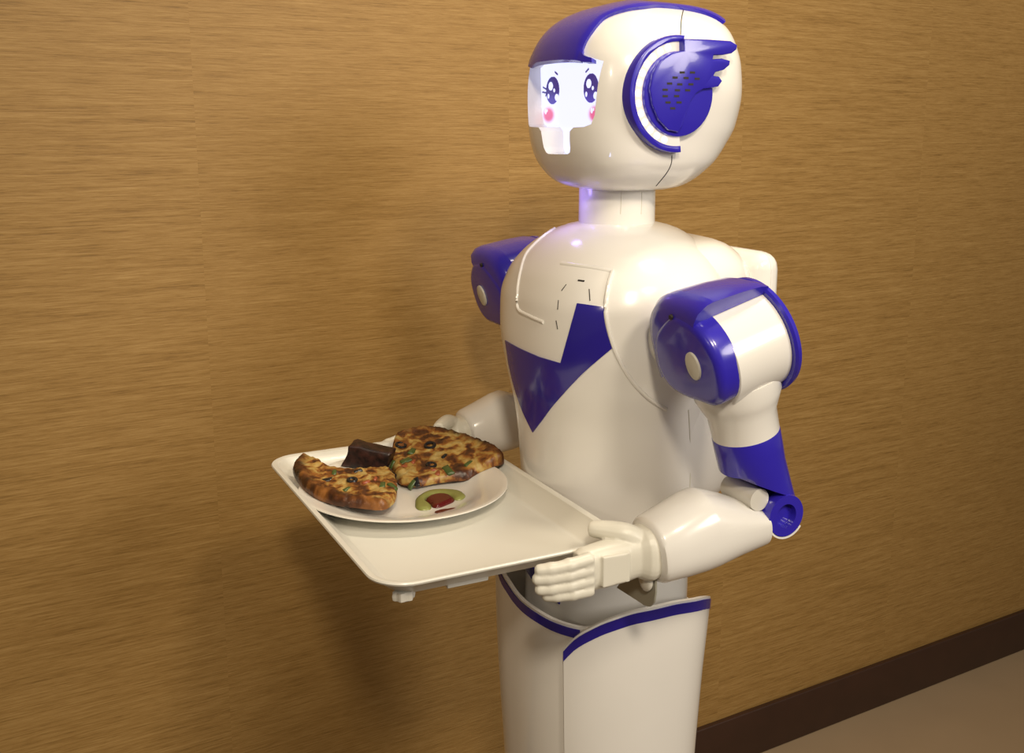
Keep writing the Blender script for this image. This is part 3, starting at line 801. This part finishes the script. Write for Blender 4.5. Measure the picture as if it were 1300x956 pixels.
def slice_obj(px, crust_px, name, label, zfar=.975, znear=.959, T0=.010, T1=.010):
    y0_, y1_ = min(p[1] for p in px), max(p[1] for p in px)
    raw = [onplane(x, y, 2, zfar + (znear - zfar) * (y - y0_) / (y1_ - y0_)) for x, y in px]
    sv = np.array([(y1_ - y) / (y1_ - y0_) for x, y in px])
    cf = np.linalg.lstsq(np.array([[q[0], q[1], 1.0] for q in raw]), sv, rcond=None)[0]
    lift = lambda p: min(max(cf[0] * p[0] + cf[1] * p[1] + cf[2], 0), 1)      # 0 at the near edge, 1 at the far edge
    poly = [p for p in catmull([np.array(q[:2]) for q in raw], 3, True)]
    crust = [onplane(x, y, 2, zfar + (znear - zfar) * min(max((y - y0_) / (y1_ - y0_), 0), 1))[:2] for x, y in crust_px]
    V, Fc, D = cdt_fill(poly, .0030)
    def cd_(p):
        best = 9
        for i in range(len(crust) - 1):
            a, b = crust[i], crust[i+1]; d = b - a; t = min(max(((p - a) @ d) / (d @ d), 0), 1); best = min(best, np.linalg.norm(p - a - t * d))
        return best
    info = {}
    for p in V:
        e = math.sqrt(np.min(np.sum((D - p) ** 2, 1))); c = cd_(p); info[id(p)] = (e, c)
    def bot(p):
        t = lift(p); zb = znear + (zfar - (T0 + T1) - znear) * t
        return np.array([p[0], p[1], max(zb, plate_z(*p) + .0006)])
    def top(p):
        e, c = info[id(p)]; rim = min(1, e / .007); rim = math.sqrt(max(0, 1 - (1 - rim) ** 2))
        h = (T0 + T1 * lift(p)) * (.35 + .65 * rim) + .0035 * math.exp(-((c - .008) / .007) ** 2) * rim + .0030 * (vnoise(p[0], p[1], 130) - .5) + .0026 * (vnoise(p[0], p[1], 320) - .5)
        return bot(p) + np.array([0, 0, h])
    VV, FF = slab(V, Fc, top, bot)
    cen = (*np.mean(D, 0), PZ + .004)
    o = mk(name, VV, FF, M['pizza'], None, 60)
    cr = [1 - smooth(.008, .020, info[id(p)][1] + .006 * (vnoise(p[0], p[1], 90) - .5)) for p in V]
    ca = o.data.color_attributes.new('crust', 'FLOAT_COLOR', 'POINT')
    ca.data.foreach_set('color', np.array([[c, c, c, 1] for c in cr + cr], dtype=np.float32).ravel())
    tr = bvh_of(o); place_top(o, cen); tag(o, label, 'pizza slice', None)
    return o, tr, cen
s1px = [(371.6, 594), (380, 582), (392, 581), (405, 584), (414, 590), (432, 593), (462, 594), (490, 592), (499, 598), (504, 612), (503, 630), (498, 640), (485, 648), (455, 645), (428, 641), (408, 634), (394, 627), (380, 614)]
s2px = [(497, 575), (501, 552), (517, 546), (548, 541), (574, 547), (599, 558), (618, 567), (634, 577), (640, 586), (634, 592), (612, 599), (592, 607), (574, 609), (552, 613), (531, 619), (517, 618), (506, 612), (498, 594)]
sl1, t1, c1 = slice_obj(s1px, [(380, 580), (371, 594), (380, 614), (394, 628), (428, 642), (485, 650)], 'pizza_slice', 'wide pizza slice with a browned crust at the plate\'s front, beside the dark block', .978, .966, .010, .001)
sl2, t2, c2 = slice_obj(s2px, [(505, 547), (548, 539), (574, 545), (618, 565), (642, 585)], 'pizza_slice', 'cheesy pizza slice with olive rings and green peppers, next to the sauces', .992, .957, .010, .010)
def topping(kind, x, y, parent, tree, cen, size, rot=0.0):
    q, n = hit(tree, x, y)
    if q is None: return
    bmv = bmesh.new()
    if kind == 'olive_ring':
        R = []
        for i in range(20):
            t = 2 * math.pi * i / 20
            R.append([((size + .0021 * math.cos(s)) * math.cos(t), (size + .0021 * math.cos(s)) * math.sin(t), .0020 * math.sin(s)) for s in np.linspace(0, 2*math.pi, 8, endpoint=False)])
        V, Fc = rings(R + [R[0]], False, False); m = M['olive']
    else:
        m = M['pepper'] if kind == 'pepper_piece' else (M['tomato'] if kind == 'tomato_piece' else M['olive'])
        b = box_bm((-size, -size * .5, -.0022), (size, size * .5, .0022), .0021, 3)
        for v in b.verts: v.co.z -= 18 * v.co.x ** 2; v.co.y += (45 * v.co.x ** 2 + .0012 * (vnoise(v.co.x + x, y, 300) - .5)) * (1 if int(x) % 2 else -1)
        b.verts.index_update(); V = [tuple(v.co) for v in b.verts]; Fc = [[v.index for v in f.verts] for f in b.faces]; b.free()
    bmv.free()
    tilt = Vector((0, 0, 1)).rotation_difference(Vector((n[0] * .5, n[1] * .5, n[2])).normalized()).to_matrix().to_4x4()
    Mx = Matrix.Translation(Vector(q) + Vector((0, 0, .0008 if kind == 'olive_ring' else -.0003))) @ tilt @ Matrix.Rotation(rot, 4, 'Z')
    o = mk(kind, V, Fc, m); o.data.transform(Mx); child_of(o, parent, cen)
for (k, x, y, s, r) in (('olive_ring', 509, 566, .0062, 0), ('olive_ring', 546, 566, .0062, 0), ('olive_ring', 547.5, 591, .0055, .5), ('olive_piece', 564, 579, .0055, .6), ('olive_piece', 528, 612, .0070, 1.2), ('olive_piece', 502, 603, .0070, -1.2),
                        ('pepper_piece', 514, 584, .0085, .2), ('pepper_piece', 525, 573, .0080, .9), ('pepper_piece', 566, 597, .0095, 1.6), ('pepper_piece', 594, 588, .0070, .3), ('pepper_piece', 522, 614, .007, .3), ('pepper_piece', 499, 590, .006, .3),
                        ('tomato_piece', 512, 592, .0055, .2), ('tomato_piece', 524, 586, .0055, .9), ('tomato_piece', 557, 600, .0065, 1.0), ('tomato_piece', 551, 597, .0045, 0)):
    topping(k, x, y, sl2, t2, c2, s, r)
for (k, x, y, s, r) in (('olive_piece', 417, 609.5, .0078, 0), ('olive_ring', 447, 610, .0050, 0), ('olive_piece', 454, 597.5, .0060, .1), ('pepper_piece', 441, 621, .0060, .4), ('pepper_piece', 420, 592, .0075, .4), ('pepper_piece', 487, 615, .0075, 1.1), ('pepper_piece', 500, 617, .0075, -1.2), ('pepper_piece', 425, 600, .006, 1.2),
                        ('tomato_piece', 465, 612, .0055, .2), ('tomato_piece', 476, 608, .0045, .9)):
    topping(k, x, y, sl1, t1, c1, s, r)
# dark block (chocolate brownie)
def brownie_mat():
    m, nt, p = new_mat('dark_brownie'); tc = node(nt, 'ShaderNodeTexCoord')
    n = node(nt, 'ShaderNodeTexNoise'); n.inputs['Scale'].default_value = 90; n.inputs['Detail'].default_value = 5
    nt.links.new(tc.outputs['Object'], n.inputs['Vector'])
    r = node(nt, 'ShaderNodeValToRGB'); e = r.color_ramp.elements; e[0].position = .40; e[0].color = (.009, .004, .004, 1); e[1].position = .72; e[1].color = (.055, .019, .014, 1)
    nt.links.new(n.outputs['Fac'], r.inputs[0]); nt.links.new(r.outputs[0], p.inputs['Base Color'])
    b = node(nt, 'ShaderNodeBump'); b.inputs['Strength'].default_value = .5; b.inputs['Distance'].default_value = .002
    nt.links.new(n.outputs['Fac'], b.inputs['Height']); nt.links.new(b.outputs[0], p.inputs['Normal']); p.inputs['Roughness'].default_value = .4
    return m
M['brownie'] = brownie_mat()
a0 = onplane(433, 591, 2, .9690); a1 = onplane(486, 603, 2, .9600)      # leans on the plate rim
bd = a1 - a0; bl = np.linalg.norm(bd); bd /= bl; bn = np.array([-bd[1], bd[0], 0]); bn /= np.linalg.norm(bn); bn = bn if bn[1] > 0 else -bn; bu_ = np.cross(bd, bn); bu_ = bu_ if bu_[2] > 0 else -bu_
b = box_bm((0, 0, 0), (bl, .026, .0310), .003, 2); bmesh.ops.subdivide_edges(b, edges=b.edges, cuts=3, use_grid_fill=True)
for v in b.verts:
    q = v.co; k = .0016
    q.x += k * (vnoise(q.y, q.z, 200) - .5) * 2 + .010 * (1 - q.z / .0255) * 0 ; q.z += k * 2 * (vnoise(q.x, q.y, 160) - .5) - .10 * q.x * (q.z / .0255) * 0; q.y += k * 2 * (vnoise(q.x, q.z, 180) - .5)
    t = a0 + bd * (q.x + .006 * q.z / .0255) + bn * q.y + bu_ * q.z; v.co = Vector(t)
bc = a0 + bd * bl / 2 + bn * .013
brown = place_top(from_bm('brownie', b, M['brownie']), tuple(bc)); tag(brown, 'small dark brown block on the plate behind the pizza slices', 'brownie')
def sauce(px, mat, name, label, h, z=None):
    zz = .9575 if z is None else z
    poly = catmull([onplane(x, y, 2, zz)[:2] for x, y in px], 3, True); V, Fc, D = cdt_fill(poly, .002)
    dist = {id(p): math.sqrt(np.min(np.sum((D - p) ** 2, 1))) for p in V}
    VV, FF = slab(V, Fc, lambda p: np.array([p[0], p[1], plate_z(*p) + .0003 + h * (1 - (1 - min(1, dist[id(p)] / .006)) ** 2)]), lambda p: np.array([p[0], p[1], plate_z(*p) + .0002]))
    o = place_top(mk(name, VV, FF, mat, None, 60), (*np.mean(D, 0), PZ + .004)); return tag(o, label, 'sauce')
sauce([(527, 637), (529, 629), (543, 621), (563, 619), (583, 621), (591, 627), (586, 632), (577, 632), (571, 627), (557, 625), (546, 627), (540, 632), (547, 638), (546, 644), (534, 645), (528, 642)], M['mint'], 'green_chutney', 'curl of pale green sauce around the red sauce on the plate', .0035)
sauce([(540, 632), (547, 627), (560, 625), (572, 627), (577, 633), (568, 638), (556, 642), (549, 641), (546, 637)], M['ketchup'], 'ketchup', 'dollop of dark red ketchup inside the green sauce curl', .0042)
sauce([(552, 644), (561, 641), (574, 640), (578, 642), (568, 644), (555, 647)], M['ketchup'], 'ketchup', 'thin smear of ketchup on the plate rim below the dollop', .0009, .9600)
